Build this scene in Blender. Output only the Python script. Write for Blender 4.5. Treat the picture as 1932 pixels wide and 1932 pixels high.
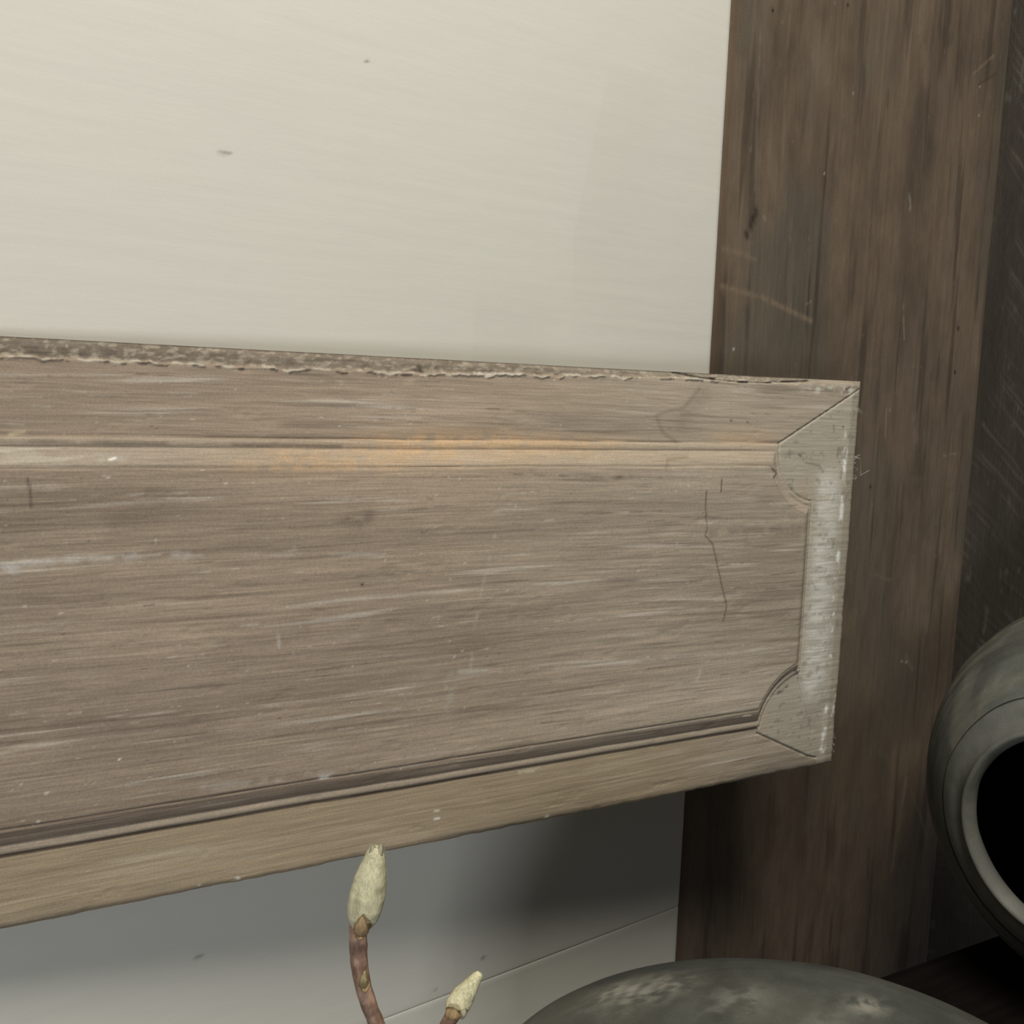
import bpy, bmesh, math, random
import numpy as np
from mathutils import Vector, Matrix

for o in list(bpy.data.objects): bpy.data.objects.remove(o)
S = bpy.context.scene; C = S.collection
S.view_settings.view_transform = 'Standard'; S.view_settings.look = 'None'
S.view_settings.gamma = 1.0; S.view_settings.use_curve_mapping = False
S.view_settings.exposure = 0.0

# ------------------------------------------------------------------ camera
FPX = 1880.0
CAM = np.array([-0.59695858, -0.54086137, 0.28092106])
FWD = np.array([0.47920268, 0.86985037, -0.11715425])
RGT = np.array([0.87734874, -0.47852111, 0.03573151])
UPV = np.array([0.02497971, 0.11990776, 0.99247073])
cd = bpy.data.cameras.new('camera'); cam = bpy.data.objects.new('camera', cd); C.objects.link(cam)
cd.sensor_fit = 'HORIZONTAL'; cd.sensor_width = 36.0; cd.lens = 36.0*FPX/1932.0
cd.clip_start = 0.01; cd.clip_end = 50
cam.matrix_world = Matrix(((RGT[0], UPV[0], -FWD[0], CAM[0]), (RGT[1], UPV[1], -FWD[1], CAM[1]),
                           (RGT[2], UPV[2], -FWD[2], CAM[2]), (0, 0, 0, 1)))
S.camera = cam

def ray(x, y): return FWD + RGT*((x-966)/FPX) - UPV*((y-966)/FPX)
def at(x, y, D): return CAM + ray(x, y)*D

# ------------------------------------------------------------------ light
w = bpy.data.worlds.new('room_light'); S.world = w; w.use_nodes = True
bg = w.node_tree.nodes['Background']; bg.inputs[0].default_value = (0.95, 0.97, 1.0, 1); bg.inputs[1].default_value = 0.075
def area(name, loc, target, sx, sy, power, col):
    l = bpy.data.lights.new(name, 'AREA'); l.shape = 'RECTANGLE'; l.size = sx; l.size_y = sy
    l.energy = power; l.color = col
    o = bpy.data.objects.new(name, l); C.objects.link(o); o.location = loc
    d = Vector(target)-Vector(loc); o.rotation_euler = d.to_track_quat('-Z', 'Y').to_euler()
    return o
area('ceiling_light', (-0.48, -0.80, 1.50), (-0.2, 0.05, 0.2), 0.8, 0.45, 22.5, (1.0, 0.965, 0.875))
area('window_light', (-1.45, -1.55, 0.07), (-0.3, 0.05, 0.0), 0.30, 0.22, 11.0, (0.88, 0.93, 1.0))

# ------------------------------------------------------------------ numpy noise
def vnoise(x, y, seed):
    r = np.random.RandomState(seed); T = r.rand(256, 256).astype(np.float32)
    xi = np.floor(x).astype(int); yi = np.floor(y).astype(int)
    fx = (x-xi); fy = (y-yi); fx = fx*fx*(3-2*fx); fy = fy*fy*(3-2*fy)
    a = T[xi & 255, yi & 255]; b = T[(xi+1) & 255, yi & 255]; c = T[xi & 255, (yi+1) & 255]; d = T[(xi+1) & 255, (yi+1) & 255]
    return (a*(1-fx)+b*fx)*(1-fy)+(c*(1-fx)+d*fx)*fy
def fbm(x, y, seed, n=4):
    s = 0; a = 1; t = 0
    for i in range(n):
        s = s+a*vnoise(x*2**i+i*17.3, y*2**i+i*9.1, seed+i); t += a; a *= .55
    return s/t
def sstep(a, b, x):
    t = np.clip((x-a)/(b-a), 0, 1); return t*t*(3-2*t)
def pdist(U, V, pts):
    best = np.full(U.shape, 1e9)
    for (x0, y0), (x1, y1) in zip(pts[:-1], pts[1:]):
        dx, dy = x1-x0, y1-y0; L = dx*dx+dy*dy+1e-12
        t = np.clip(((U-x0)*dx+(V-y0)*dy)/L, 0, 1)
        best = np.minimum(best, np.hypot(U-x0-t*dx, V-y0-t*dy))
    return best
def mix(col, c, a):
    a = np.clip(a, 0, 1)[..., None]; return col*(1-a)+np.array(c)*a

# ------------------------------------------------------------------ objects
def tag(o, label=None, cat=None, group=None, kind=None):
    if label: o['label'] = label
    if cat: o['category'] = cat
    if group: o['group'] = group
    if kind: o['kind'] = kind
    return o
def empty(name, loc=(0, 0, 0), rz=0):
    o = bpy.data.objects.new(name, None); C.objects.link(o); o.location = loc; o.rotation_euler = (0, 0, rz)
    o.empty_display_size = .05; return o
def link(name, me, mat, parent=None, smooth=False):
    o = bpy.data.objects.new(name, me); C.objects.link(o); me.materials.append(mat)
    if smooth: me.polygons.foreach_set('use_smooth', [True]*len(me.polygons))
    if parent: o.parent = parent
    return o
def np_mesh(name, co, quads, col=None):
    """co (n,3), quads (m,4) ; optional vertex colours"""
    me = bpy.data.meshes.new(name)
    me.vertices.add(len(co)); me.vertices.foreach_set('co', co.astype(np.float32).ravel())
    me.loops.add(quads.size); me.loops.foreach_set('vertex_index', quads.astype(np.int32).ravel())
    me.polygons.add(len(quads)); me.polygons.foreach_set('loop_start', np.arange(0, quads.size, 4, dtype=np.int32))
    me.update(calc_edges=True)
    if col is not None:
        a = me.color_attributes.new('col', 'FLOAT_COLOR', 'POINT')
        cc = np.ones((len(co), 4), np.float32); cc[:, :3] = np.clip(col, 0, 1); a.data.foreach_set('color', cc.ravel())
    return me
def box_mesh(name, x0, x1, y0, y1, z0, z1, bev=0.0):
    bm = bmesh.new(); bmesh.ops.create_cube(bm, size=1)
    for v in bm.verts:
        v.co = Vector(((x0+x1)/2+v.co.x*(x1-x0), (y0+y1)/2+v.co.y*(y1-y0), (z0+z1)/2+v.co.z*(z1-z0)))
    if bev: bmesh.ops.bevel(bm, geom=bm.edges[:], offset=bev, segments=2, affect='EDGES', profile=.6)
    me = bpy.data.meshes.new(name); bm.to_mesh(me); bm.free(); return me

# ------------------------------------------------------------------ materials
def mat(name, base=(.5, .5, .5), attr=False, rough=.8, scale=(40, 400, 400), amt=.35, bump=.25, bdist=.0006,
        spec=.25, fine=None, streak=None):
    m = bpy.data.materials.new(name); m.use_nodes = True; nt = m.node_tree; N = nt.nodes; L = nt.links
    b = N['Principled BSDF']; b.inputs['Roughness'].default_value = rough
    b.inputs['Specular IOR Level'].default_value = spec
    tc = N.new('ShaderNodeTexCoord')
    def noise(sc, det=4, rg=.6):
        mp = N.new('ShaderNodeMapping'); mp.inputs['Scale'].default_value = sc; L.new(tc.outputs['Object'], mp.inputs[0])
        n = N.new('ShaderNodeTexNoise'); n.inputs['Scale'].default_value = 1; n.inputs['Detail'].default_value = det
        n.inputs['Roughness'].default_value = rg; L.new(mp.outputs[0], n.inputs['Vector']); return n
    n1 = noise(scale)
    mr = N.new('ShaderNodeMapRange'); mr.inputs[1].default_value = .3; mr.inputs[2].default_value = .7
    mr.inputs[3].default_value = 1-amt; mr.inputs[4].default_value = 1+amt; L.new(n1.outputs[0], mr.inputs[0])
    last = mr.outputs[0]
    if fine:
        n2 = noise(fine[0], 3, .7); m2 = N.new('ShaderNodeMapRange'); m2.inputs[1].default_value = .3; m2.inputs[2].default_value = .7
        m2.inputs[3].default_value = 1-fine[1]; m2.inputs[4].default_value = 1+fine[1]; L.new(n2.outputs[0], m2.inputs[0])
        mu = N.new('ShaderNodeMath'); mu.operation = 'MULTIPLY'; L.new(last, mu.inputs[0]); L.new(m2.outputs[0], mu.inputs[1]); last = mu.outputs[0]
    vm = N.new('ShaderNodeVectorMath'); vm.operation = 'SCALE'
    if attr:
        at_ = N.new('ShaderNodeAttribute'); at_.attribute_name = 'col'; L.new(at_.outputs['Color'], vm.inputs[0])
    else: vm.inputs[0].default_value = base
    L.new(last, vm.inputs['Scale']); L.new(vm.outputs[0], b.inputs['Base Color'])
    if bump:
        bp = N.new('ShaderNodeBump'); bp.inputs['Strength'].default_value = bump; bp.inputs['Distance'].default_value = bdist
        L.new(n1.outputs[0], bp.inputs['Height']); L.new(bp.outputs[0], b.inputs['Normal'])
    return m

M_panel = mat('weathered_wood', attr=True, rough=.85, scale=(40, 600, 1100), amt=.15, bump=.3, bdist=.0004, spec=.12, fine=((900, 900, 900), .13))
M_endgrain = mat('weathered_wood_edge', base=(.2, .16, .115), rough=.9, scale=(60, 60, 500), amt=.3)
M_paint = mat('chalky_paint', attr=True, rough=.75, scale=(45, 300, 420), amt=.010, bump=.12, bdist=.0005, spec=.2, fine=((700, 700, 700), .015))
M_post = mat('dark_stained_wood', attr=True, rough=.66, scale=(400, 400, 40), amt=.08, bump=.2, bdist=.0005, spec=.35, fine=((800, 800, 800), .12))
M_edge = mat('dark_wood_plain', base=(.05, .035, .022), rough=.8, scale=(300, 300, 20), amt=.4)
M_board = mat('saw_marked_wood', attr=True, rough=.8, scale=(300, 300, 40), amt=.2, bump=.3, spec=.2, fine=((800, 800, 800), .15))
M_pot = mat('unglazed_dark_clay', attr=True, rough=.62, scale=(60, 60, 60), amt=.12, bump=.3, bdist=.0012, spec=.4, fine=((700, 700, 700), .12))
M_stem = mat('magnolia_bark', attr=True, rough=.6, scale=(600, 600, 300), amt=.3, bump=.5, bdist=.0005, spec=.4)
M_bud = mat('downy_bud', attr=True, rough=.95, scale=(1500, 1500, 200), amt=.15, bump=.6, bdist=.0006, spec=.1)
M_scale = mat('bud_scale', base=(.55, .40, .22), rough=.7, scale=(900, 900, 500), amt=.25, bump=.4)
M_web = mat('dusty_cobweb', base=(.5, .47, .4), rough=1, scale=(300, 300, 300), amt=.2, bump=0)
M_table = mat('table_wood', base=(.008, .006, .005), spec=.08, rough=.9, scale=(8, 120, 120), amt=.35)

# ================================================================== carved wooden panel (front face is y = 0, x 0..-0.95, z 0..0.30)
def pp(px, py):            # photo pixel -> (u, v) on the panel's front face
    d = ray(px, py); t = -CAM[1]/d[1]; p = CAM+t*d; return (p[0], p[2])
TH = .025
us = np.linspace(-.645, 0, 646)
vs = np.linspace(0, .30, 481)
U, V = np.meshgrid(us, vs, indexing='ij')
wob = (fbm(U*14, V*3, 5, 3)-.5)*.0012
t_top = (.2525+wob-V)/.0155
t_bot = (V-.0402-wob)/.0160
t_rgt = (-.0445-U)/.009
c1 = (np.hypot(U+.040, V-.2500)-.0405)/.011
c2 = (np.hypot(U+.037, V-.0340)-.0455)/.0105
T = np.minimum.reduce([t_top, t_bot, t_rgt, c1, c2])
T = np.minimum(T, (U+.604)/.009)
H = .0060
def prof(t):
    h = np.where(t <= 0, 0, 0.0)
    bead = .30*np.sqrt(np.clip(1-((np.clip(t, 0, .36)-.20)/.20)**2, 0, 1))
    cav = .22+.74*np.clip((t-.38)/.60, 0, 1)**.75
    h = np.where((t > 0) & (t < .38), np.maximum(bead, .0), h)
    h = np.where(t >= .38, cav, h)
    h = np.where(t >= 1, 1.0, h)
    return h
h = H*prof(T)
h -= (.0016-.0011*(V > .2))*np.exp(-(T/.055)**2)                                   # quirk at the moulding's foot
h -= .0007*np.exp(-((T-1)/.05)**2)
soft = sstep(-.13, -.06, U)*sstep(.15, .25, V)                     # top corner is worn nearly flat
h = h*(1-.45*soft)
h += -.0012*soft*np.exp(-(T/.08)**2)
# mitre joints
mit1 = pdist(U, V, [(-.0800, .2528), (-.0107, .2897), (-.004, .2935)])
mit2 = pdist(U, V, [(-.0832, .0361), (-.0284, .0099), (-.020, .0075)])
mit3 = pdist(U, V, [(-.0450, .0740), (-.0262, .0296)])
g = lambda d, w_, dep: -dep*np.exp(-(d/w_)**2)
h += g(mit1, .0006, .0012)+g(mit2, .0006, .0014)+g(mit3, .0006, .0010)
# relief of the grain, dents, worn edges
grain = fbm(U*9, V*420+6*fbm(U*3, V*8, 31, 2), 11, 4)
grain2 = fbm(U*24, V*900, 14, 3)
dent = fbm(U*45, V*90, 21, 4)
slp = (U+.5)*.02
h += (grain-.5)*.00042+(grain2-.5)*.00022
h += np.where(dent < .33, (dent-.33)*.0022, 0)
strip_v = .2902+.006*sstep(-.45, -.10, U)+.0007*(fbm(U*160, V*0, 8, 5)-.5)*5
strip = sstep(0, .0012, V-strip_v)*(1-sstep(-.10, -.02, U))
h += -strip*(.0018+.0018*fbm(U*200, V*260, 77, 3))+.0010*np.exp(-((V-strip_v)/.0007)**2)*(fbm(U*180, V*10, 13, 3) > .48)*(1-sstep(-.15, -.05, U))
crk = [pp(*p) for p in ((1010, 686), (1100, 691), (1190, 697), (1270, 701), (1330, 713), (1400, 721), (1450, 722), (1530, 719))]
dcrk = pdist(U, V, crk); h += g(dcrk, .0005, .0025)
edge = np.minimum.reduce([V, .30-V, -U])
h -= .0026*np.exp(-(edge/.0016)**1.2)*(.6+.9*fbm(U*90, V*90, 3, 3))
# a curl of light wood lifts the end stile
h += .0012*np.exp(-((U+.028)/.011)**2)*sstep(.03, .06, V)*(1-sstep(.2, .24, V))

# colour
base = np.ones(U.shape+(3,))*np.array((.375, .292, .214))
right = sstep(-.42, -.06, U)
base = mix(base, (.415, .352, .270), right*.75)
base = mix(base, (.275, .21, .155), (1-sstep(-.62, -.25, U))*.42*(V > .04))
big = fbm(U*8, V*22, 41, 4); base *= (.84+.32*big)[..., None]
ban = fbm(U*3.2, V*75+5*fbm(U*4, V*9, 6, 2), 51, 3); base *= (.78+.44*ban)[..., None]
base = mix(base, (.26, .20, .16), sstep(.56, .75, fbm(U*5, V*26, 61, 4))*.35)
base *= (.90+.20*grain2)[..., None]
base *= .95
# fine dark and pale streaks along the grain
st = fbm(U*10, V*330+7*fbm(U*2.5, V*7, 31, 2), 71, 3)
base = mix(base, (.58, .51, .42), sstep(.62, .78, st)*.62*sstep(.35, .6, fbm(U*14, V*40, 73, 3)))
st2 = fbm(U*12, V*380+7*fbm(U*2.5, V*7, 31, 2), 81, 3)
base = mix(base, (.13, .095, .07), sstep(.64, .82, st2)*.45)
fleck = fbm(U*260, V*420, 91, 2); base = mix(base, (.62, .57, .48), sstep(.86, .93, fleck)*.55)
base = mix(base, (.10, .08, .06), sstep(.87, .94, fbm(U*300, V*500, 95, 2))*.5)
# bottom rail: ochre; greyer along its very edge
br = (V < .040).astype(float)
base = mix(base, (.37, .285, .175), br*.6*(1-sstep(-.2, -.05, U)))
base = mix(base, (.17, .155, .12), np.exp(-(V/.007)**1.5)*.55*sstep(.3, .6, fbm(U*16, V*60, 17, 3)))
# moulding: shade painted into lower hollow, light onto its bead and upper band
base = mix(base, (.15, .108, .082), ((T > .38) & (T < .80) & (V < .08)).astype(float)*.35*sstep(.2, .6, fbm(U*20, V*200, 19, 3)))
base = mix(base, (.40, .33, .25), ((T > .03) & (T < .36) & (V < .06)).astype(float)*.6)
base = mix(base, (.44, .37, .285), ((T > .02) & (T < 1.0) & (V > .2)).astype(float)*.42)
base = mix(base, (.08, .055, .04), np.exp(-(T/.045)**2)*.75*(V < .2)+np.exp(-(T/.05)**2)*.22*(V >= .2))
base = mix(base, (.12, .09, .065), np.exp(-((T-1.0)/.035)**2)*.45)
for d_ in (mit1, mit2, mit3): base = mix(base, (.06, .045, .03), np.exp(-(d_/.00055)**2)*.8)
# orange lichen-like stain on the upper moulding
sx = .5*(pp(700, 850)[0]+pp(1090, 850)[0]); sw = .5*(pp(1090, 850)[0]-pp(700, 850)[0])
on = fbm(U*160, V*260, 23, 4)
for (cx, cw, cz, cv, a) in ((sx-.02, sw*.75, .2475, .0095, .95), (sx+.05, sw*.8, .2485, .0065, .8), (sx-.10, .05, .241, .007, .6), (pp(1400, 840)[0], .03, .256, .006, .45)):
    e = np.exp(-np.abs((U-cx)/cw)**3-((V-cz)/cv)**2); base = mix(base, (.56, .37, .205), e*a*(.30+.8*sstep(.3, .65, on)))
base = mix(base, (.47, .375, .265), np.exp(-((V-.2445)/.0075)**2)*.5*sstep(-.45, -.3, U)*(1-sstep(-.10, -.085, U)))
# tide-mark of water at the top right
bl = [pp(*p) for p in ((1320, 733), (1290, 770), (1262, 775), (1238, 785), (1250, 815), (1275, 833))]
bd = pdist(U, V, bl); base = mix(base, (.19, .155, .115), np.exp(-(bd/.0015)**2)*.45)
bl2 = [pp(*p) for p in ((1290, 862), (1252, 866), (1247, 882))]
base = mix(base, (.24, .18, .11), np.exp(-(pdist(U, V, bl2)/.0012)**2)*.5)
base = mix(base, (.25, .205, .155), np.exp(-(pdist(U, V, [pp(1330, 745), pp(1300, 770), pp(1285, 800)])/.006)**2)*.35)
# end stile greyer with white paint left on it
es = sstep(-.049, -.040, U)*1.0
iswedge = (c1 < 0).astype(float)*((V-.2528) < (U+.08)*.5324)
es = np.maximum(es*((V-.2528) < (U+.08)*.5324), iswedge)
es = np.maximum(es*(((V > .036-(U+.0832)*.478)) | (U > -.02)), (c2 < 0)*1.0*(V > .036-(U+.0832)*.478))
base = mix(base, (.425, .388, .305), es*.75)
base *= (1-.0*es)[..., None]
pn = fbm(U*60, V*240, 27, 4)
lite = np.exp(-((U+.0285)/.0125)**4)*sstep(.045, .07, V)*(1-sstep(.215, .25, V))
base = mix(base, (.61, .58, .50), lite*(.35+.6*sstep(.35, .6, pn)))
ridge = np.exp(-((U+.0125)/.0022)**2)*(V > .01)*(V < .285)
base = mix(base, (.80, .79, .72), ridge*sstep(.50, .62, fbm(U*170, V*90, 29, 4)))
base = mix(base, (.70, .68, .58), np.exp(-((V-.2925)/.003)**2)*sstep(-.075, -.03, U)*sstep(.5, .62, fbm(U*220, V*320, 37, 3))*.8)
base = mix(base, (.26, .225, .165), sstep(-.0115, -.009, U)*.5)
base = mix(base, (.09, .075, .06), es*sstep(.70, .78, fbm(U*260, V*260, 39, 2))*.28)
base = mix(base, (.46, .36, .25), np.exp(-(np.hypot((U+.052)/.010, (V-.218)/.012))**2)*.5+np.exp(-(np.hypot((U+.076)/.006, (V-.045)/.013))**2)*.5)
# top strip: grey edge with pale flakes
base = mix(base, (.165, .14, .108), strip*.6)
base = mix(base, (.10, .085, .065), strip*(1-sstep(-.58, -.38, U))*.45)
base = mix(base, (.45, .39, .30), strip*sstep(.52, .7, fbm(U*330, V*600, 43, 3))*.5)
base = mix(base, (.60, .56, .46), np.exp(-((V-strip_v)/.0008)**2)*sstep(.45, .55, fbm(U*260, V*20, 45, 3))*(1-sstep(-.12, -.05, U))*.5)
base = mix(base, (.055, .045, .035), np.exp(-(dcrk/.00038)**2)*.9)
inl = [pp(*p) for p in ((1060, 687), (1150, 691), (1250, 696))]
base = mix(base, (.09, .08, .066), np.exp(-(pdist(U, V, inl)/.0013)**2)*.85)
base = mix(base, (.06, .045, .035), np.exp(-((.30-V)/.0006)**2)*(1-sstep(-.1, -.02, U))*.9)
# single scars
def scar(pts, wd, colr, a, seed=None, sc=200):
    global base
    q = [pp(*p) for p in pts]; k = np.exp(-(pdist(U, V, q)/wd)**2)*a
    if seed is not None: k = k*sstep(.35, .6, fbm(U*sc, V*sc, seed, 3))
    base = mix(base, colr, k)
dk = (.055, .04, .03)
scar([(1322, 925), (1321, 960), (1324, 995), (1320, 1008), (1334, 1024), (1342, 1060), (1352, 1105), (1361, 1139), (1354, 1168)], .00055, dk, .75)
scar([(1351, 903), (1350, 927)], .0005, dk, .8)
scar([(50, 900), (56, 925), (58, 955)], .0007, (.11, .08, .06), .7)
scar([(1445, 880), (1460, 892), (1452, 900)], .0009, dk, .8, 103)
scar([(926, 1008), (918, 1035), (905, 1090), (893, 1150), (884, 1215), (880, 1260)], .0011, (.44, .40, .33), .55, 105)
scar([(520, 1185), (521, 1215)], .0010, (.58, .54, .46), .8, 106)
scar([(0, 1062), (120, 1052), (250, 1046), (350, 1045)], .0022, (.50, .455, .40), .62, 107, 90)
scar([(350, 1045), (520, 1043), (720, 1042)], .0009, (.46, .41, .35), .5, 108, 120)
scar([(0, 1072), (20, 1068)], .0035, (.48, .46, .42), .7, 109)
scar([(10, 855), (90, 862), (240, 868)], .0035, (.43, .38, .31), .6, 110, 110)
scar([(0, 833), (120, 832), (300, 836), (640, 842)], .0012, (.13, .10, .075), .55, 111, 60)
scar([(20, 818), (45, 815)], .0010, (.55, .45, .30), .8)
scar([(205, 866), (215, 863)], .0006, (.85, .82, .75), .95)
scar([(690, 970), (670, 985), (650, 980)], .0030, (.13, .10, .08), .5, 112, 150)
scar([(840, 1270), (838, 1335)], .0035, (.40, .365, .30), .5, 113)
scar([(1000, 1250), (1300, 1235), (1480, 1222)], .0006, (.5, .45, .38), .6, 114, 80)
scar([(860, 1262), (960, 1258)], .0016, (.50, .455, .38), .55, 115, 90)
scar([(1310, 1262), (1305, 1278)], .0018, (.55, .50, .43), .6, 116)
scar([(380, 1480), (470, 1468), (560, 1460), (620, 1455)], .0022, (.48, .44, .38), .45, 117, 150)
scar([(600, 1461), (612, 1459)], .0010, (.85, .80, .70), .9)
scar([(676, 1099), (677, 1100)], .0007, (.01, .01, .01), 1)
scar([(980, 1457), (1015, 1452)], .0014, (.58, .50, .38), .8, 118, 300)
scar([(820, 1545), (828, 1544)], .0007, (.85, .8, .7), .9); scar([(820, 1530), (828, 1529)], .0006, (.8, .75, .65), .8)
scar([(1030, 1541), (1034, 1540)], .0009, (.7, .68, .6), .9); scar([(375, 1671), (378, 1670)], .0005, (.9, .87, .8), .9)
scar([(447, 1657), (452, 1658)], .0007, (.85, .82, .74), .9); scar([(221, 1426), (224, 1425)], .0004, (.95, .95, .9), .95)
scar([(1395, 1347), (1408, 1346)], .0007, (.85, .72, .5), .9)
scar([(1640-20, 1100), (1640-25, 1101)], .0008, (.9, .9, .85), .3)
scar([(960, 985), (1150, 965), (1240, 962)], .0006, (.15, .12, .09), .5, 119, 120)
scar([(1150, 900), (1185, 897)], .0015, (.14, .11, .085), .6, 120, 200)
scar([(960, 893), (1130, 899), (1300, 900)], .0005, (.12, .09, .07), .6, 121, 120)
scar([(1310, 986), (1400, 985), (1500, 978)], .0018, (.47, .42, .33), .5, 122, 120)
scar([(1330, 1005), (1500, 993)], .0024, (.19, .155, .13), .45, 123, 120)
scar([(1485, 1295), (1474, 1305), (1460, 1308)], .0012, dk, .8, 124, 300); scar([(1496, 1263), (1501, 1266)], .0010, (.1, .08, .06), .8)
scar([(1578, 1310), (1570, 1350)], .0010, (.8, .79, .7), .6, 129, 300)
scar([(1557, 1372), (1551, 1395), (1549, 1412)], .0020, (.86, .85, .76), .9, 125, 180)
scar([(1557, 735), (1599, 738)], .0012, (.14, .12, .09), .6, 126, 300); scar([(1596, 735), (1602, 731)], .0011, (.06, .05, .04), .8)
scar([(1379, 793), (1380, 794)], .0008, dk, .8); scar([(1409, 796), (1411, 797)], .0007, dk, .6); scar([(1590, 805), (1592, 806)], .0008, dk, .8)
scar([(1507, 857), (1511, 861)], .0008, dk, .7); scar([(1582, 845), (1580, 862)], .0007, dk, .6); scar([(1520, 873), (1545, 878)], .0006, dk, .45)
scar([(792, 690), (800, 701), (780, 698)], .0008, (.05, .04, .035), .8, 127, 400)
scar([(900, 703), (945, 706), (1000, 704)], .0010, (.62, .58, .5), .7, 128, 220)
for pts_, w_, a_ in (([(180, 985), (300, 950)], .010, .5), ([(640, 985), (700, 975)], .005, .45), ([(430, 1215), (560, 1190)], .008, .3), ([(0, 1360), (380, 1370)], .010, .35),
                     ([(60, 1130), (360, 1120)], .006, .3), ([(1400, 1015), (1500, 1005)], .005, .35), ([(1380, 1130), (1490, 1120)], .006, .35), ([(480, 1085), (900, 1100)], .005, .2), ([(600, 1480), (760, 1460)], .004, .3)):
    scar(pts_, w_, (.20, .15, .115), a_, 150, 40)
for k in range(150):
    r = random.Random(900+k); x = r.uniform(0, 1480); y = r.uniform(910, 1380) if k % 3 else r.uniform(700, 800)
    L = r.uniform(15, 80); c = r.choice([(.50, .45, .37), (.50, .45, .37), (.14, .105, .08)])
    scar([(x, y), (x+L, y-L*(.10 if y > 900 else -.04))], r.uniform(.0003, .0007), c, r.uniform(.3, .65), 200+k, 160)

nu, nv = U.shape
co = np.stack([U.ravel(), -h.ravel(), V.ravel()], 1)
idx = np.arange(nu*nv).reshape(nu, nv)
quads = np.stack([idx[:-1, :-1], idx[1:, :-1], idx[1:, 1:], idx[:-1, 1:]], -1).reshape(-1, 4)
Tc = (T[:-1, :-1]+T[1:, 1:]).ravel()/2
Uc = (U[:-1, :-1]+U[1:, 1:]).ravel()/2; Vc = (V[:-1, :-1]+V[1:, 1:]).ravel()/2
in1 = (Vc-.2528) < (Uc+.08)*.5324
in2 = Vc > .0361-(Uc+.0832)*.478
l3 = Uc-(-.0450+(.0740-Vc)*.4234)                   # >0 right of the third joint
below3 = Vc < .0296
part = np.full(len(quads), 0)
part[Tc >= 1] = 5
part[(Tc > 0) & (Tc < 1)] = 4
o_ = Tc <= 0
part[o_ & (Vc > .15)] = 1; part[o_ & (Vc <= .15)] = 2
stile = o_ & (Uc > -.09) & in1 & (in2 | (Uc > -.0262))
part[stile] = 3
cb = stile & (l3 < 0) & (Vc < .078) & in2
cb = cb | (stile & (Vc < .0296) & in2 & (Uc < -.0262))
part[cb] = 6
part[o_ & (Uc < -.603)] = 7
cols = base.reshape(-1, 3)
panel = empty('carved_panel', (0, 0, 0))
tag(panel, 'long weathered brown wooden panel with raised field and moulded frame', 'panel')
def sub(mask, name, label=None):
    q = quads[mask]; used, inv = np.unique(q, return_inverse=True)
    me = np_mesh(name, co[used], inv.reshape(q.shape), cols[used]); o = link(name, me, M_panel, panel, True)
    if label: o['label'] = label
    return o
sub(part == 5, 'panel_field')
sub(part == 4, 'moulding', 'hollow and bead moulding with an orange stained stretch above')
sub(part == 1, 'top_rail', 'top rail with flaking grey upper edge and long crack')
sub(part == 2, 'bottom_rail', 'ochre brown bottom rail')
sub(part == 3, 'end_stile', 'greyer end stile with whitish paint remains')
sub(part == 6, 'corner_block', 'pale wedge-shaped corner block between two joint lines')
sub(part == 7, 'side_stile')
# body behind the carved skin
bm = bmesh.new()
def ring(fn):
    return [bm.verts.new(fn(i)) for i in range(len(fn.idx))]
loop = [(x, 0) for x in us[::1]]+[(0, z) for z in vs[1:]]+[(x, .3) for x in us[::-1][1:]]+[(-.645, z) for z in vs[::-1][1:-1]]
hd = {}
fr = []
for (x, z) in loop:
    i = int(np.argmin(np.abs(us-x))); j = int(np.argmin(np.abs(vs-z))); fr.append(bm.verts.new((x, -h[i, j]+1e-5, z)))
bk = [bm.verts.new((x, TH, z)) for (x, z) in loop]
n = len(loop)
for i in range(n): bm.faces.new((fr[i], bk[i], bk[(i+1) % n], fr[(i+1) % n]))
bm.faces.new(bk[::-1]); bmesh.ops.recalc_face_normals(bm, faces=bm.faces)
me = bpy.data.meshes.new('back_board'); bm.to_mesh(me); bm.free(); link('back_board', me, M_endgrain, panel)
link('mounting_block', box_mesh('mounting_block', -.15, -.07, TH+.0003, .0985, .09, .21, .002), M_endgrain, panel)

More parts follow.
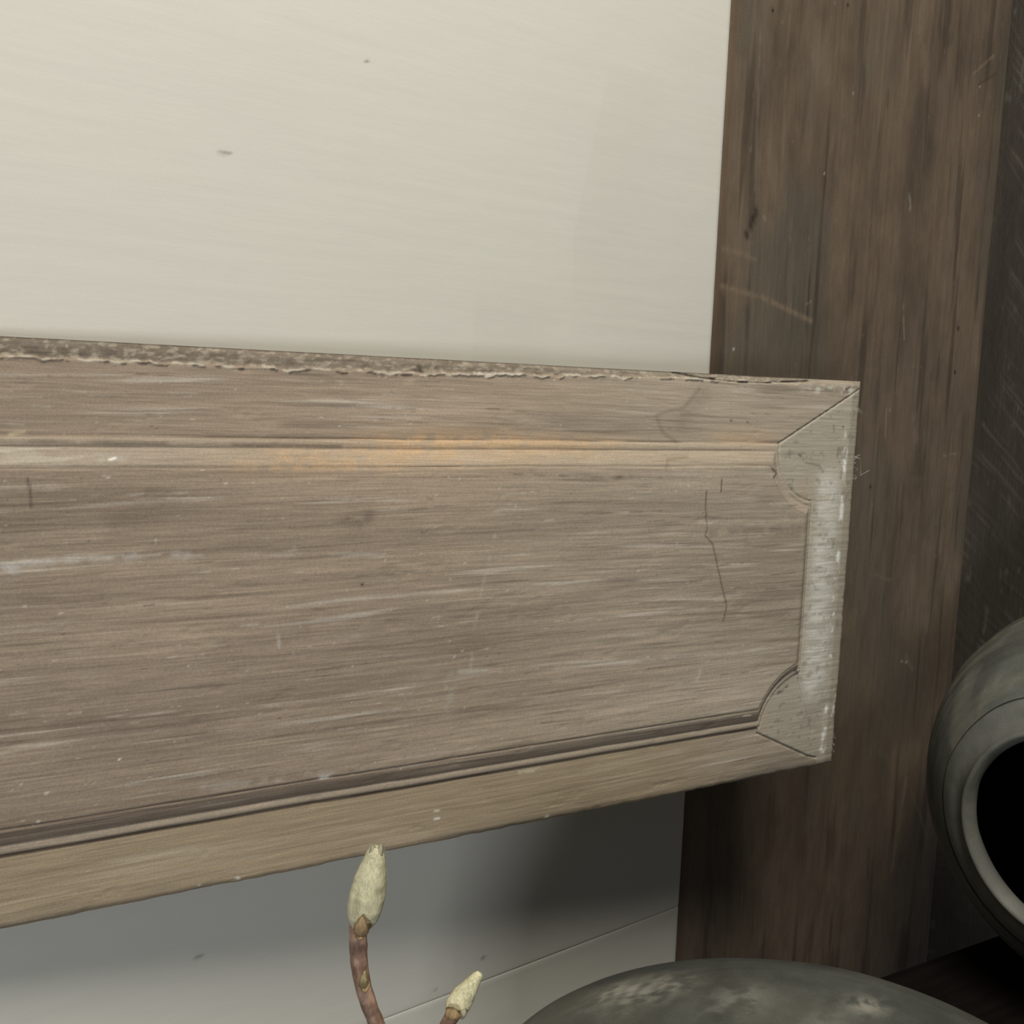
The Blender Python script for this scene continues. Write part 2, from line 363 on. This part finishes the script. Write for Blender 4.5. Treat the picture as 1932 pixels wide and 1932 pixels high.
# ================================================================== wall frame: runs 8.5 degrees off the panel
A = math.radians(8.5); W0 = np.array([-.59, .034, 0.0]); WD = np.array([math.cos(A), math.sin(A), 0]); WN = np.array([-math.sin(A), math.cos(A), 0])
def wp(px, py, off=0.0):     # photo pixel -> (s, z) on the wall plane pushed back by off
    d = ray(px, py); o = W0+WN*off; t = np.dot(o-CAM, WN)/np.dot(d, WN); p = CAM+t*d; return (np.dot(p-W0, WD), p[2])
def grid_slab(name, ss, zs, depthf, colf, thick, m, parent, y0=0.0, shear=0.0):
    Sg, Zg = np.meshgrid(ss, zs, indexing='ij'); Zr = Zg; Zg = Zg+shear*Sg; hh = depthf(Sg, Zg); cc = colf(Sg, Zg)
    n1, n2 = Sg.shape; co = np.stack([Sg.ravel(), (y0-hh).ravel(), Zg.ravel()], 1)
    ii = np.arange(n1*n2).reshape(n1, n2)
    q = [np.stack([ii[:-1, :-1], ii[1:, :-1], ii[1:, 1:], ii[:-1, 1:]], -1).reshape(-1, 4)]
    lp = np.concatenate([ii[:, 0], ii[-1, 1:], ii[::-1, -1][1:], ii[0, ::-1][1:-1]])
    b = co[lp].copy(); b[:, 1] = y0+thick; nb = len(co); m_ = len(lp); k = np.arange(m_)
    q.append(np.stack([lp[k], nb+k, nb+(k+1) % m_, lp[(k+1) % m_]], -1))
    co2 = np.vstack([co, b]); c2 = np.vstack([cc.reshape(-1, 3), cc.reshape(-1, 3)[lp]])
    return link(name, np_mesh(name, co2, np.vstack(q), c2), m, parent, False)

s_post, _ = wp(1343, 690)                                  # right end of the white wall
seam = [wp(727, 1922), wp(1279, 1711)]; SH = (seam[1][1]-seam[0][1])/(seam[1][0]-seam[0][0]); z_seam = seam[0][1]-SH*seam[0][0]
print('post s', s_post, 'seam', seam, 'wall checks', wp(1390, 0), wp(1275, 1820), wp(1911, 129, .006), wp(1804, 1200, .006))
wall = empty('wall_back', tuple(W0), A); tag(wall, kind='structure')
def wcol(Sg, Zg):
    c = np.ones(Sg.shape+(3,))*np.array((.66, .635, .55))
    sl = Zg+.0*Sg
    n1 = fbm(Sg*3, sl*28, 301, 4); n2 = fbm(Sg*6, sl*160, 305, 3); n3 = fbm(Sg*5, Zg*5, 309, 3)
    c *= (.97+.030*n1+.012*n2+.03*n3)[..., None]
    c = mix(c, (.66, .62, .57), sstep(.45, .7, fbm(Sg*4, Zg*6, 311, 3))*.35)
    c = mix(c, (.68, .665, .57), sstep(.62, .8, fbm(Sg*5+3, sl*70, 315, 3))*.25)
    # a broad upright sweep of the brush near the post, and a patch under it
    q = [wp(1155, 100), wp(1110, 300), wp(1082, 440)]
    sx = np.interp(Zg, [q[2][1], q[1][1], q[0][1]], [q[2][0], q[1][0], q[0][0]])
    k = sstep(0, .002, Sg-sx)*(1-sstep(.03, .09, Sg-sx))*sstep(.32, .40, Zg)*(1-sstep(.50, .53, Zg))
    c = mix(c, (.60, .575, .49), k*.30)
    a = wp(890, 560); b = wp(880, 680)
    c = mix(c, (.61, .58, .51), sstep(0, .003, Sg-a[0])*(1-sstep(.04, .09, Sg-a[0]))*(1-sstep(a[1]-.01, a[1]+.01, Zg))*.3)
    for p, r_ in (((420, 288), .0011), ((430, 289), .0008), ((693, 115), .0008), ((375, 1805), .0012), ((912, 1807), .0013), ((820, 1868), .0009)):
        u_, z_ = wp(*p); c = mix(c, (.14, .13, .11), np.exp(-(np.hypot((Sg-u_)*.6, Zg-z_)/r_)**2)*.85)
    return c
def wdep(Sg, Zg):
    return (fbm(Sg*9, Zg*170, 331, 3)-.5)*.00016+(fbm(Sg*22, Zg*40, 333, 3)-.5)*.00025
ss = np.arange(-.45, s_post+.0001, .0028); ss = ss+(s_post-ss[-1])
def plank_dep(lo, hi):
    def f(Sg, Zg):
        return wdep(Sg, Zg)-.0005*np.exp(-(np.abs(Zg-SH*Sg-lo)/.0012))-.0005*np.exp(-(np.abs(Zg-SH*Sg-hi)/.0012))-.002*np.exp(-(np.abs(Sg-s_post)/.0010))
    return f
zz = np.concatenate([np.arange(z_seam+.00015, z_seam+.006, .0005), np.arange(z_seam+.007, .95, .0016)])
p1 = grid_slab('plank', ss, zz, plank_dep(zz[0], 2), wcol, .016, M_paint, wall, 0.0, SH)
zz = np.concatenate([np.arange(-.62, z_seam-.007, .003), np.arange(z_seam-.006, z_seam-.0001, .0005)])
p2 = grid_slab('plank', ss, zz, plank_dep(-2, zz[-1]), wcol, .016, M_paint, wall, 0.0, SH)

# ------------------------------------------------------------------ dark post beside the wall
OFF = .005
pL = s_post+.0012; pR = .5*(wp(1905, 129, OFF)[0]+wp(1804, 1200, OFF)[0])
def post_lean(Z): return 0
post = empty('wooden_post', tuple(W0), A)
tag(post, 'wide dark brown timber post with scratches and small holes, beside the white wall', 'post')
def pcol(Sg, Zg):
    c = np.ones(Sg.shape+(3,))*np.array((.142, .104, .070))
    c *= (.80+.4*fbm(Sg*55, Zg*4, 401, 4))[..., None]
    c *= (.55+.90*fbm(Sg*18, Zg*11, 405, 4))[..., None]
    c *= (.85+.3*fbm(Sg*120, Zg*60, 406, 3))[..., None]
    c = mix(c, (.100, .090, .068), sstep(.48, .7, fbm(Sg*12+5, Zg*5, 409, 3))*.55)
    c = mix(c, (.165, .125, .088), sstep(.58, .78, fbm(Sg*50, Zg*12, 411, 3))*.5)
    c = mix(c, (.045, .032, .022), sstep(.60, .80, fbm(Sg*80, Zg*6, 413, 3))*.55)
    c = mix(c, (.15, .11, .075), np.exp(-((Sg-pR+.004)/.0035)**2)*.6)
    c = mix(c, (.12, .075, .042), np.exp(-((Sg-pL-.006)/.006)**2)*.6)
    c = mix(c, (.20, .17, .13), sstep(.84, .93, fbm(Sg*160, Zg*120, 415, 2))*.35)
    def sc(pts, wd, colr, a, seed=None, f=150):
        nonlocal c
        q = [wp(*p, OFF) for p in pts]; k = np.exp(-(pdist(Sg, Zg, q)/wd)**2)*a
        if seed: k = 1.15*k*sstep(.22, .46, fbm(Sg*f, Zg*f, seed, 3))
        c = mix(c, colr, k)
    tan = (.21, .155, .105)
    sc([(1362, 540), (1440, 562), (1530, 605)], .0024, tan, .75, 421); sc([(1365, 470), (1400, 478), (1425, 488)], .0022, tan, .5, 422)
    sc([(1368, 550), (1420, 572)], .004, (.16, .115, .075), .5, 423)
    sc([(1425, 400), (1418, 425)], .0045, (.03, .022, .016), .75, 424); sc([(1408, 440), (1410, 446)], .003, (.025, .018, .013), .8)
    sc([(1442, 408), (1444, 414)], .0015, (.24, .2, .15), .7)
    for p, r_ in (((1458, 19), .0016), ((1600, 9), .0014), ((1808, 619), .0019), ((1802, 702), .0018), ((1642, 918), .0015)):
        sc([p, (p[0], p[1]+1)], r_, (.004, .003, .003), 1)
    sc([(1716, 368), (1717, 395)], .0020, (.26, .225, .18), .75, 425); sc([(1704, 575), (1706, 640)], .0009, (.26, .22, .17), .75, 426)
    sc([(1490, 30), (1482, 150), (1478, 300)], .0018, (.17, .125, .085), .55, 427, 80)
    sc([(1435, 60), (1430, 200), (1425, 360)], .0014, (.19, .15, .11), .5, 428, 80)
    sc([(1740, 60), (1745, 150)], .007, (.20, .145, .10), .5, 429, 70); sc([(1800, 70), (1790, 160)], .009, (.17, .125, .085), .45, 430, 70)
    sc([(1835, 140), (1875, 105)], .0012, (.24, .18, .13), .6, 431); sc([(1845, 160), (1878, 140)], .0008, (.04, .03, .02), .6)
    sc([(1520, 575), (1530, 570)], .0006, (.3, .27, .22), .7)
    for p in ((1609, 177), (1555, 328), (1848, 162), (1846, 216), (1384, 658), (1678, 773)): sc([p, (p[0]+1, p[1]+1)], .0007, (.6, .58, .5), .9)
    sc([(1672, 770), (1670, 825)], .0011, (.24, .2, .155), .65, 432); sc([(1695, 690), (1690, 740)], .0011, (.2, .165, .125), .5, 433)
    sc([(1725, 790), (1728, 828)], .006, (.20, .14, .10), .65, 434, 90)
    sc([(1780, 860), (1806, 855)], .0007, (.27, .23, .17), .7); sc([(1695, 905), (1745, 905), (1795, 925)], .004, (.15, .115, .08), .5, 435, 90)
    sc([(1650, 1083), (1680, 1095)], .0015, (.17, .14, .105), .6, 436); sc([(1773, 960), (1766, 1050)], .0010, (.2, .165, .125), .6, 437)
    sc([(1752, 1160), (1748, 1195)], .0026, (.2, .16, .115), .5, 438, 90); sc([(1750, 1155), (1747, 1185)], .0015, (.22, .18, .13), .5, 4381)
    sc([(1710, 1470), (1700, 1530), (1690, 1590), (1683, 1640)], .0032, (.22, .185, .12), .8, 439, 200)
    sc([(1712, 1475), (1735, 1535), (1755, 1600)], .0018, (.16, .135, .10), .6, 440, 200)
    sc([(1660, 1340), (1672, 1370), (1660, 1420), (1680, 1430)], .003, (.15, .125, .095), .5, 441, 220)
    sc([(1710, 1240), (1720, 1262)], .0035, (.19, .155, .115), .5, 442, 130); sc([(1700, 1248), (1712, 1249)], .0006, (.4, .36, .3), .8)
    sc([(1740, 1430), (1742, 1480)], .0022, (.16, .13, .095), .45, 443, 150)
    for k in range(26):
        r = random.Random(k+50); x = r.uniform(1300, 1850); y = r.uniform(0, 1800); L_ = r.uniform(20, 90)
        sc([(x, y), (x-.06*L_+r.uniform(-8, 8)*(k % 4 == 0), y+L_)], r.uniform(.0005, .0018), r.choice([(.19, .155, .115), (.17, .13, .09), (.04, .03, .02)]), r.uniform(.3, .6), 460+k, 120)
    return c
def pdep(Sg, Zg):
    d = (fbm(Sg*220, Zg*8, 501, 3)-.5)*.0006+(fbm(Sg*20, Zg*9, 503, 3)-.5)*.0012
    d -= .003*np.exp(-np.minimum(Sg-pL, pR-Sg)/.0018)
    return d
ssp = np.arange(pL, pR+.0001, .0010); zzp = np.arange(-.62, .95, .0020)
b_ = grid_slab('post_face', ssp, zzp, pdep, pcol, .06, M_post, post, OFF)

# ------------------------------------------------------------------ darker sawn board beyond the post
board = empty('sawn_board', tuple(W0), A)
tag(board, 'blackish rough sawn board with slanting saw marks, right of the wide post', 'board')
def bcol(Sg, Zg):
    c = np.ones(Sg.shape+(3,))*np.array((.068, .056, .043))
    c *= (.7+.6*fbm(Sg*30, Zg*6, 601, 4))[..., None]
    d = Zg+Sg*.55+.02*fbm(Sg*12, Zg*12, 603, 2)
    saw = fbm(d*230, Sg*6, 605, 2); c = mix(c, (.15, .125, .10), sstep(.55, .78, saw)*.7*sstep(.4, .6, fbm(Sg*9, Zg*7, 607, 3)))
    c = mix(c, (.15, .14, .115), sstep(.72, .85, fbm(Sg*70, Zg*45, 609, 3))*.5)
    return c
def bdep(Sg, Zg):
    d = Zg+Sg*.55+.02*fbm(Sg*12, Zg*12, 603, 2)
    return (fbm(d*230, Sg*6, 605, 2)-.5)*.0014-.002*np.exp(-(Sg-pR)/.002)
grid_slab('board_face', np.arange(pR+.0015, pR+.34, .0018), np.arange(-.62, .95, .0022), bdep, bcol, .04, M_board, board, OFF+.012)

# ================================================================== pots
def revolve(name, prof_, m, parent, center, axis, colf, seg=160, wob=.003, smooth=True):
    prof_ = np.array(prof_, float)
    # resample the profile evenly
    dd = np.r_[0, np.cumsum(np.hypot(*np.diff(prof_, axis=0).T))]; npts = max(8, int(dd[-1]/.0022))
    tt = np.linspace(0, dd[-1], npts); P_ = np.stack([np.interp(tt, dd, prof_[:, 0]), np.interp(tt, dd, prof_[:, 1])], 1)
    ang = np.linspace(0, 2*np.pi, seg, endpoint=False)
    Rr = np.maximum(P_[:, 0], 1e-5)[:, None]; Zz = P_[:, 1][:, None]
    X = Rr*np.cos(ang); Y = Rr*np.sin(ang); Z = Zz+0*ang
    n_ = fbm(X*9+Y*5+7, Z*14+Y*9+5, 701, 3)-.5; rid = (fbm(Z*130, 0*Z, 703, 2)-.5)
    k = 1+(n_*wob*2+rid*.0030)/np.maximum(Rr, .02)
    X = X*k; Y = Y*k
    co = np.stack([X.ravel(), Y.ravel(), Z.ravel()], 1)
    ii = np.arange(npts*seg).reshape(npts, seg); jj = np.roll(ii, -1, 1)
    q = np.stack([ii[:-1], jj[:-1], jj[1:], ii[1:]], -1).reshape(-1, 4)
    me = np_mesh(name, co, q, colf(X, Y, Z, tt[:, None]+0*ang).reshape(-1, 3))
    o = link(name, me, m, parent, smooth)
    return o
def spheroid_profile(a, c, z0, z1, n=60):
    ts = np.linspace(math.asin(z0/c), math.asin(z1/c), n)
    return [(a*math.cos(t), c*math.sin(t)) for t in ts]
def arc(pts, n=12):      # Catmull-Rom through points
    pts = [pts[0]]+list(pts)+[pts[-1]]; out = []
    for i in range(1, len(pts)-2):
        p0, p1, p2, p3 = map(np.array, pts[i-1:i+3])
        for t in np.linspace(0, 1, n, endpoint=False):
            out.append(tuple(.5*((2*p1)+(-p0+p2)*t+(2*p0-5*p1+4*p2-p3)*t*t+(-p0+3*p1-3*p2+p3)*t**3)))
    out.append(pts[-2]); return out
def potcol(seed, dark=(.085, .085, .07), lite=(.26, .25, .20)):
    def f(X, Y, Z, s):
        c = np.ones(X.shape+(3,))*np.array((.138, .145, .124))
        a = fbm(X*14+Y*8, Z*20+Y*13, seed, 4); b = fbm(Y*12-X*7+3, Z*30+X*5, seed+5, 4)
        c *= (.62+.75*a)[..., None]
        c = mix(c, dark, sstep(.5, .72, b)*.7)
        c = mix(c, lite, sstep(.56, .78, fbm(X*22+Z*9, Y*24+Z*16, seed+9, 4))*.6)
        c *= (.80+.40*fbm(Z*260, X*4+Y*4, seed+13, 3))[..., None]
        c = mix(c, (.25, .225, .17), sstep(.5, .75, fbm(X*9+4, Z*40+Y*6, seed+21, 4))*.5)
        return c
    return f
def orient(o, center, axis):
    o.matrix_world = Matrix.Translation(Vector(center)) @ Vector(axis).normalized().to_track_quat('Z', 'Y').to_matrix().to_4x4()

# right pot: lying, mouth towards the viewer
D1 = .83; R1 = 393/FPX*D1
c1p = at(2166, 1507, D1); m1 = at(2004, 1594, D1)
tocam = CAM-c1p; tocam /= np.linalg.norm(tocam)
off = (m1-c1p); hc = .80*R1
lat = np.linalg.norm(off)
ax1 = off/hc+tocam*math.sqrt(max(0, 1-(lat/hc)**2))
pot1 = empty('clay_pot'); orient(pot1, c1p, ax1)
tag(pot1, 'round grey clay pot tipped towards the viewer, black open mouth, at the right edge', 'pot')
rm = .176/2*1.0
rm = 183/FPX*D1*1.0
body = [(p[0], p[1]*.92) for p in spheroid_profile(R1, R1, -R1*.93, R1*.78, 90)]
zt = body[-1][1]; rt = body[-1][0]
b1 = [(0.0, -R1*.86), (R1*.34, -R1*.86)]+body
revolve('body', b1, M_pot, pot1, 0, 0, potcol(811, lite=(.24, .23, .18)), 240)
def lipcol(X, Y, Z, s):
    c = np.ones(X.shape+(3,))*np.array((.17, .17, .145)); c *= (.75+.5*fbm(X*30+Z*9, Y*30, 821, 3))[..., None]; return c
lip = arc([(rt+.001, zt-.002), (rm+.020, zt+.0022), (rm+.013, zt+.0035), (rm+.007, zt+.0080), (rm+.0030, zt+.0135), (rm+.0018, zt+.0150), (rm+.0002, zt+.0145), (rm-.002, zt+.011), (rm-.003, zt+.002), (rm+.004, zt-.010)])
revolve('rim', lip, M_pot, pot1, 0, 0, lipcol, 240, wob=.002)
inner = [(rm+.003, zt-.008)]+[(p[0]*.94, p[1]*.92-.004) for p in body[::-1] if p[0]*.94 > rm+.006]+[(0, -R1*.8)]
def incol(X, Y, Z, s): return np.ones(X.shape+(3,))*np.array((.012, .010, .008))  # near-black: the darkness of the hollow is put into the colour
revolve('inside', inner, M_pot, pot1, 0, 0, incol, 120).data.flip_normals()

ZT = min((pot1.matrix_world @ ch.matrix_basis @ v.co).z for ch in pot1.children for v in ch.data.vertices)
print('table top z', ZT)
# front jar: turned upside down on its mouth, only its round bottom shows
JT = at(1472, 1930, .575)
a2, cT, cB = .208, .084, .16
pot2 = empty('clay_jar', (JT[0]-.012, JT[1]-.050, ZT+.001), math.radians(20))
tag(pot2, 'squat dark grey clay jar with chalky patches, its round back rising at the bottom edge', 'jar')
zj = JT[2]-ZT-cT*.955
def jcol(X, Y, Z, s):
    c = potcol(851, dark=(.06, .064, .055), lite=(.16, .16, .135))(X, Y, Z, s)*.62
    top = Z > 0
    def spot(px, py, w_, h_, a, colr=(.42, .40, .33), sd=1, f=90):
        nonlocal c                                             # chalky patch at a fixed place on the clay
        d = ray(px, py); o = CAM-np.array([pot2.location.x, pot2.location.y, ZT+zj]); D_ = np.array([a2, a2, cT])
        A_ = ((d/D_)**2).sum(); B_ = (o*d/D_**2).sum(); C_ = ((o/D_)**2).sum()-1; q = B_*B_-A_*C_
        t = (-B_-math.sqrt(max(q, 0)))/A_; p = o+t*d; ca, sa = math.cos(-math.radians(20)), math.sin(-math.radians(20))
        p = np.array([p[0]*ca-p[1]*sa, p[0]*sa+p[1]*ca, p[2]])
        e = np.exp(-((X-p[0])/w_)**2-((Y-p[1])/h_)**2)*top
        c = mix(c, colr, e*a*sstep(.38, .62, fbm(X*f, Y*f*2.2+Z*f, 860+sd, 4))*1.3)
    spot(1190, 1876, .022, .016, .6, sd=1, f=120); spot(1250, 1864, .020, .014, .5, sd=2, f=120); spot(1395, 1890, .026, .016, .55, (.27, .27, .23), 3, 60)
    spot(1635, 1900, .014, .010, .6, sd=4, f=110); spot(1150, 1880, .02, .01, .6, sd=5, f=120); spot(1560, 1925, .06, .012, .35, (.24, .24, .21), 6, 60)
    return c
dome = [(a2*math.sin(t), cT*math.cos(t)) for t in np.linspace(0, math.pi/2, 50)]
low = [(a2*math.cos(t), -cB*math.sin(t)) for t in np.linspace(0, math.asin(min(.93, (zj-.014)/cB)), 30)]
pf = [(r_, z_+zj) for r_, z_ in dome+low[1:]]
def jcol2(X, Y, Z, s): return jcol(X, Y, Z-zj, s)
revolve('body', pf, M_pot, pot2, 0, 0, jcol2, 300)
rr, rz = pf[-1]
revolve('rim', arc([(rr-.001, rz+.001), (rr+.004, rz-.005), (rr+.006, rz-.010), (rr+.002, .0), (rr-.004, .002), (rr-.006, rz)]), M_pot, pot2, 0, 0, lipcol, 120, wob=0)

# ================================================================== magnolia branch
DB = .33
def tube(name, pts, rads, m, parent, colf, seg=20, noise_=0.0):
    P_ = [Vector(p) for p in arc(pts, 10)]; ts = np.linspace(0, 1, len(P_)); rr = np.interp(ts, np.linspace(0, 1, len(rads)), rads)
    V_ = []; prev = Vector((1, .3, 0)).normalized()
    for i, p in enumerate(P_):
        d = (P_[min(i+1, len(P_)-1)]-P_[max(i-1, 0)]).normalized(); a = (prev-d*prev.dot(d)).normalized(); b = d.cross(a); prev = a
        for k in range(seg):
            th = 2*math.pi*k/seg; V_.append(p+(a*math.cos(th)+b*math.sin(th))*rr[i])
    co = np.array([tuple(v) for v in V_]); n = len(P_)
    if noise_:
        cen = np.repeat(np.array([tuple(p) for p in P_]), seg, 0); d = co-cen
        co = cen+d*(1+noise_*(fbm(co[:, 0]*500+co[:, 1]*300, co[:, 2]*400, 901, 3)-.5))[:, None]
    ii = np.arange(n*seg).reshape(n, seg); jj = np.roll(ii, -1, 1)
    q = np.stack([ii[:-1], jj[:-1], jj[1:], ii[1:]], -1).reshape(-1, 4)
    me = np_mesh(name, co, q, colf(co)); bm = bmesh.new(); bm.from_mesh(me); bm.verts.ensure_lookup_table()
    bm.faces.new([bm.verts[i] for i in ii[0][::-1]]); bm.faces.new([bm.verts[i] for i in ii[-1]]); bm.to_mesh(me); bm.free()
    return link(name, me, m, parent, True)
def stemcol(co):
    c = np.ones((len(co), 3))*np.array((.20, .118, .080)); z = co[:, 2]; x = co[:, 0]+co[:, 1]
    c *= (.65+.7*fbm(x*400, z*300, 911, 3))[:, None]
    return mix(c, (.42, .27, .19), sstep(.45, .68, fbm(x*450+4, z*300, 913, 3))*.7)
def budcol(tone):
    def f(co):
        c = np.ones((len(co), 3))*np.array(tone); x = co[:, 0]-co[:, 1]; z = co[:, 2]
        c *= (.78+.4*fbm(x*500, z*90, 921, 3))[:, None]
        return mix(c, (.20, .17, .08), sstep(.62, .82, fbm(x*300, z*120, 923, 3))*.6)
    return f
br = empty('magnolia_branch', tuple(at(780, 2150, DB)))
tag(br, 'forked reddish brown magnolia twig with two downy pale green buds, in front of the panel', 'branch')
bl_ = Vector(br.location)
def L(px, py, dD=0): return tuple(Vector(at(px, py, DB+dD))-bl_)
pxr = DB/FPX
tube('stem', [L(676, 1738), L(676, 1790), L(681, 1840), L(694, 1890), L(712, 1935), L(745, 2020), L(778, 2110), L(786, 2250), L(782, 2330)],
     [r*pxr for r in (17, 17, 15.5, 15, 15, 17, 20, 24, 26)], M_stem, br, stemcol, 24, .16)
tube('side_twig', [L(857, 1912), L(843, 1935), L(822, 1985), L(800, 2060), L(780, 2120)], [r*pxr for r in (14, 14, 14, 15, 16)], M_stem, br, stemcol, 20, .16)
def bud(name, base_, tip, wmax, tone, kr, parent=br):
    b0 = Vector(base_); t0 = Vector(tip); d = t0-b0
    pts = [tuple(b0+d*t) for t in (0, .12, .25, .4, .6, .8, .92, 1)]
    rr = [w_*wmax for w_ in kr]
    o = tube('flower_bud', pts, rr, M_bud, parent, budcol(tone), 28, .10); return o
KA = (.56, .86, .98, 1.0, .90, .66, .52, .30); KB = (.62, .90, 1.0, .94, .76, .54, .42, .22)
# large bud: axis from (683,1745) to (707,1597), half width ~33 px
bA = bud('a', L(681, 1748), L(712, 1598), 34*pxr, (.56, .52, .34), KA)
bB = bud('b', L(852, 1912), L(905, 1836), 23*pxr, (.68, .63, .40), KB)
# split tip scales of the large bud
def blade(name, parent, pts, wid, m, thick=.0004):
    bm = bmesh.new(); P_ = [Vector(p) for p in arc(pts, 6)]; n = len(P_); view = Vector(tocam_b)
    rows = []
    for i, p in enumerate(P_):
        t = i/(n-1); d = (P_[min(i+1, n-1)]-P_[max(i-1, 0)]).normalized(); s = d.cross(view).normalized(); wd = wid*math.sin(math.pi*min(1, .12+.88*t*.98)**.8)+1e-5
        rows.append([bm.verts.new(p+s*wd*k+view*(wid*.5*(1-k*k))) for k in (-1, -.5, 0, .5, 1)])
    for i in range(n-1):
        for k in range(4): bm.faces.new((rows[i][k], rows[i][k+1], rows[i+1][k+1], rows[i+1][k]))
    bmesh.ops.solidify(bm, geom=bm.faces[:], thickness=thick)
    me = bpy.data.meshes.new(name); bm.to_mesh(me); bm.free(); return link(name, me, m, parent, True)
tocam_b = (CAM-at(690, 1700, DB)); tocam_b /= np.linalg.norm(tocam_b)
M_budtip = mat('downy_tip', base=(.58, .54, .38), rough=.95, scale=(1500, 1500, 300), amt=.15, bump=.3)
blade('bud_scale', bA, [L(701, 1622, -.0022), L(704, 1606, -.0016), L(703, 1593, -.0005)], 8*pxr, M_budtip)
blade('bud_scale', bA, [L(712, 1622, -.0022), L(717, 1605, -.0016), L(720, 1590, -.0005)], 7*pxr, M_budtip)
blade('bud_scale', bA, [L(717, 1630, -.0012), L(722, 1618, -.0006), L(724, 1602, 0)], 6*pxr, M_budtip)
blade('bract', bA, [L(680, 1765, -.0058), L(682, 1748, -.0070), L(684, 1728, -.0064)], 15*pxr, M_scale, .0006)
blade('leaf_scar', br, [L(671, 1764, -.0045), L(680, 1770, -.0065), L(690, 1762, -.0045)], 4*pxr, M_scale, .0006)
M_lbud = mat('pale_leaf_bud', base=(.50, .42, .22), rough=.6, scale=(900, 900, 500), amt=.25, bump=.3, spec=.5)
lb = blade('leaf_bud', br, [L(687, 1866, -.0035), L(686, 1850, -.0060), L(689, 1829, -.0045)], 9*pxr, M_lbud, .0010)
blade('leaf_scar', br, [L(683, 1864, -.0045), L(690, 1869, -.0065), L(699, 1853, -.0035)], 4*pxr, M_scale, .0006)
blade('bract', bB, [L(840, 1908, -.004), L(858, 1915, -.007), L(872, 1917, -.004)], 11*pxr, M_scale, .0006)
blade('bract', bB, [L(866, 1920, -.004), L(874, 1910, -.004), L(876, 1900, -.003)], 8*pxr, M_budtip, .0006)
# down on the buds: short fine hairs
def fuzz(parent, base_, tip, wmax, n, seed, ln, kr):
    r = random.Random(seed); b0 = Vector(base_); d = Vector(tip)-b0; L_ = d.length; dn = d.normalized(); a = dn.orthogonal().normalized(); b = dn.cross(a)
    co = []; fc = []
    kn = (0, .12, .25, .4, .6, .8, .92, 1); pass
    for i in range(n):
        t = r.random()*.97; th = r.random()*2*math.pi; rad = np.interp(t, kn, kr)*wmax*.98
        o = a*math.cos(th)+b*math.sin(th); p = b0+d*t+o*rad; q = p+(dn*r.uniform(.7, 1)+o*r.uniform(.15, .5)).normalized()*ln*r.uniform(.5, 1); s = dn.cross(o)*.00005
        k = len(co); co += [p-s, p+s, q]; fc.append((k, k+1, k+2))
    me = bpy.data.meshes.new('down'); me.from_pydata([tuple(v) for v in co], [], fc); o = link('down', me, M_budtip, parent); o['kind'] = 'stuff'
fuzz(bA, L(681, 1748), L(712, 1598), 34*pxr, 5200, 1, .0010, KA)
fuzz(bB, L(852, 1912), L(905, 1836), 23*pxr, 3000, 2, .0009, KB)

# ================================================================== cobwebs caught on the panel's end
def web(pts_list, seed):
    cu = bpy.data.curves.new('cobweb', 'CURVE'); cu.dimensions = '3D'; cu.bevel_depth = .00013; cu.bevel_resolution = 1
    for pts in pts_list:
        sp = cu.splines.new('POLY'); sp.points.add(len(pts)-1)
        for q, p in zip(sp.points, pts): q.co = (*p, 1)
    ob = bpy.data.objects.new('cobweb', cu); dg = bpy.context.evaluated_depsgraph_get(); me = bpy.data.meshes.new_from_object(ob)
    o = link('cobweb', me, M_web, panel); return o
def uvp(px, py, y=.004):
    u, v = pp(px, py); return (u, y, v)
r = random.Random(4)
def tangle(x, y, w_, h_, n):
    ls = []
    for i in range(n):
        ax, ay = x+r.uniform(-.3, 1)*w_*.3, y+r.uniform(-.5, .5)*h_; p = [uvp(x-4, ay, .002)]
        for k in range(4): ax += r.uniform(-.3, .5)*w_*.5; ay += r.uniform(-.4, .4)*h_*.5; p.append(uvp(min(max(ax, x), x+w_), ay, r.uniform(.001, .007)))
        ls.append(p)
    return ls
web(tangle(1618, 880, 15, 36, 9)+[[uvp(1616, 863), uvp(1631, 866), uvp(1632, 898), uvp(1628, 890)], [uvp(1630, 898), uvp(1648, 888)]], 1)
web(tangle(1624, 772, 9, 14, 6), 2)
web(tangle(1574, 1400, 11, 26, 8), 3)

# ================================================================== table and vase below the picture
tb = empty('table', (-.1, -.28, ZT)); tag(tb, 'plain dark wooden table below the frame carrying the pots', 'table')
link('table_top', box_mesh('table_top', -.62, .62, -.30, .29, -.03, 0, .002), M_table, tb)

bv = at(780, 2150, DB)
vase = empty('bottle_vase', (bv[0], bv[1], ZT+.0)); tag(vase, 'small clay bottle below the frame holding the magnolia twig', 'vase')
hv = (at(780, 2260, DB)[2]-ZT)/.15
vp = arc([(r_, z_*hv) for r_, z_ in [(0, .001), (.030, .001), (.040, .02), (.044, .06), (.036, .10), (.018, .125), (.013, .14), (.015, .150), (.0125, .151), (.0105, .14), (.0145, .12), (.03, .09), (.036, .05), (.028, .012), (0, .01)]], 6)
revolve('body', vp, M_pot, vase, 0, 0, potcol(881), 48)

crate = empty('shade_crate', (-.425, -.49, ZT)); tag(crate, 'added open wooden crate, unseen below the frame, shading the lower right', 'crate')  # added out of view to block window light from the lower right
for i in range(4):
    z0 = .004+i*.0595
    for y0 in (-.075, .063): link('slat', box_mesh('slat', -.17, .17, y0, y0+.012, z0, z0+.056, .001), M_endgrain, crate)
    for x0 in (-.17, .158): link('slat', box_mesh('slat', x0, x0+.012, -.062, .062, z0, z0+.056, .001), M_endgrain, crate)
link('base', box_mesh('base', -.158, .158, -.063, .063, .0, .010, .001), M_endgrain, crate)
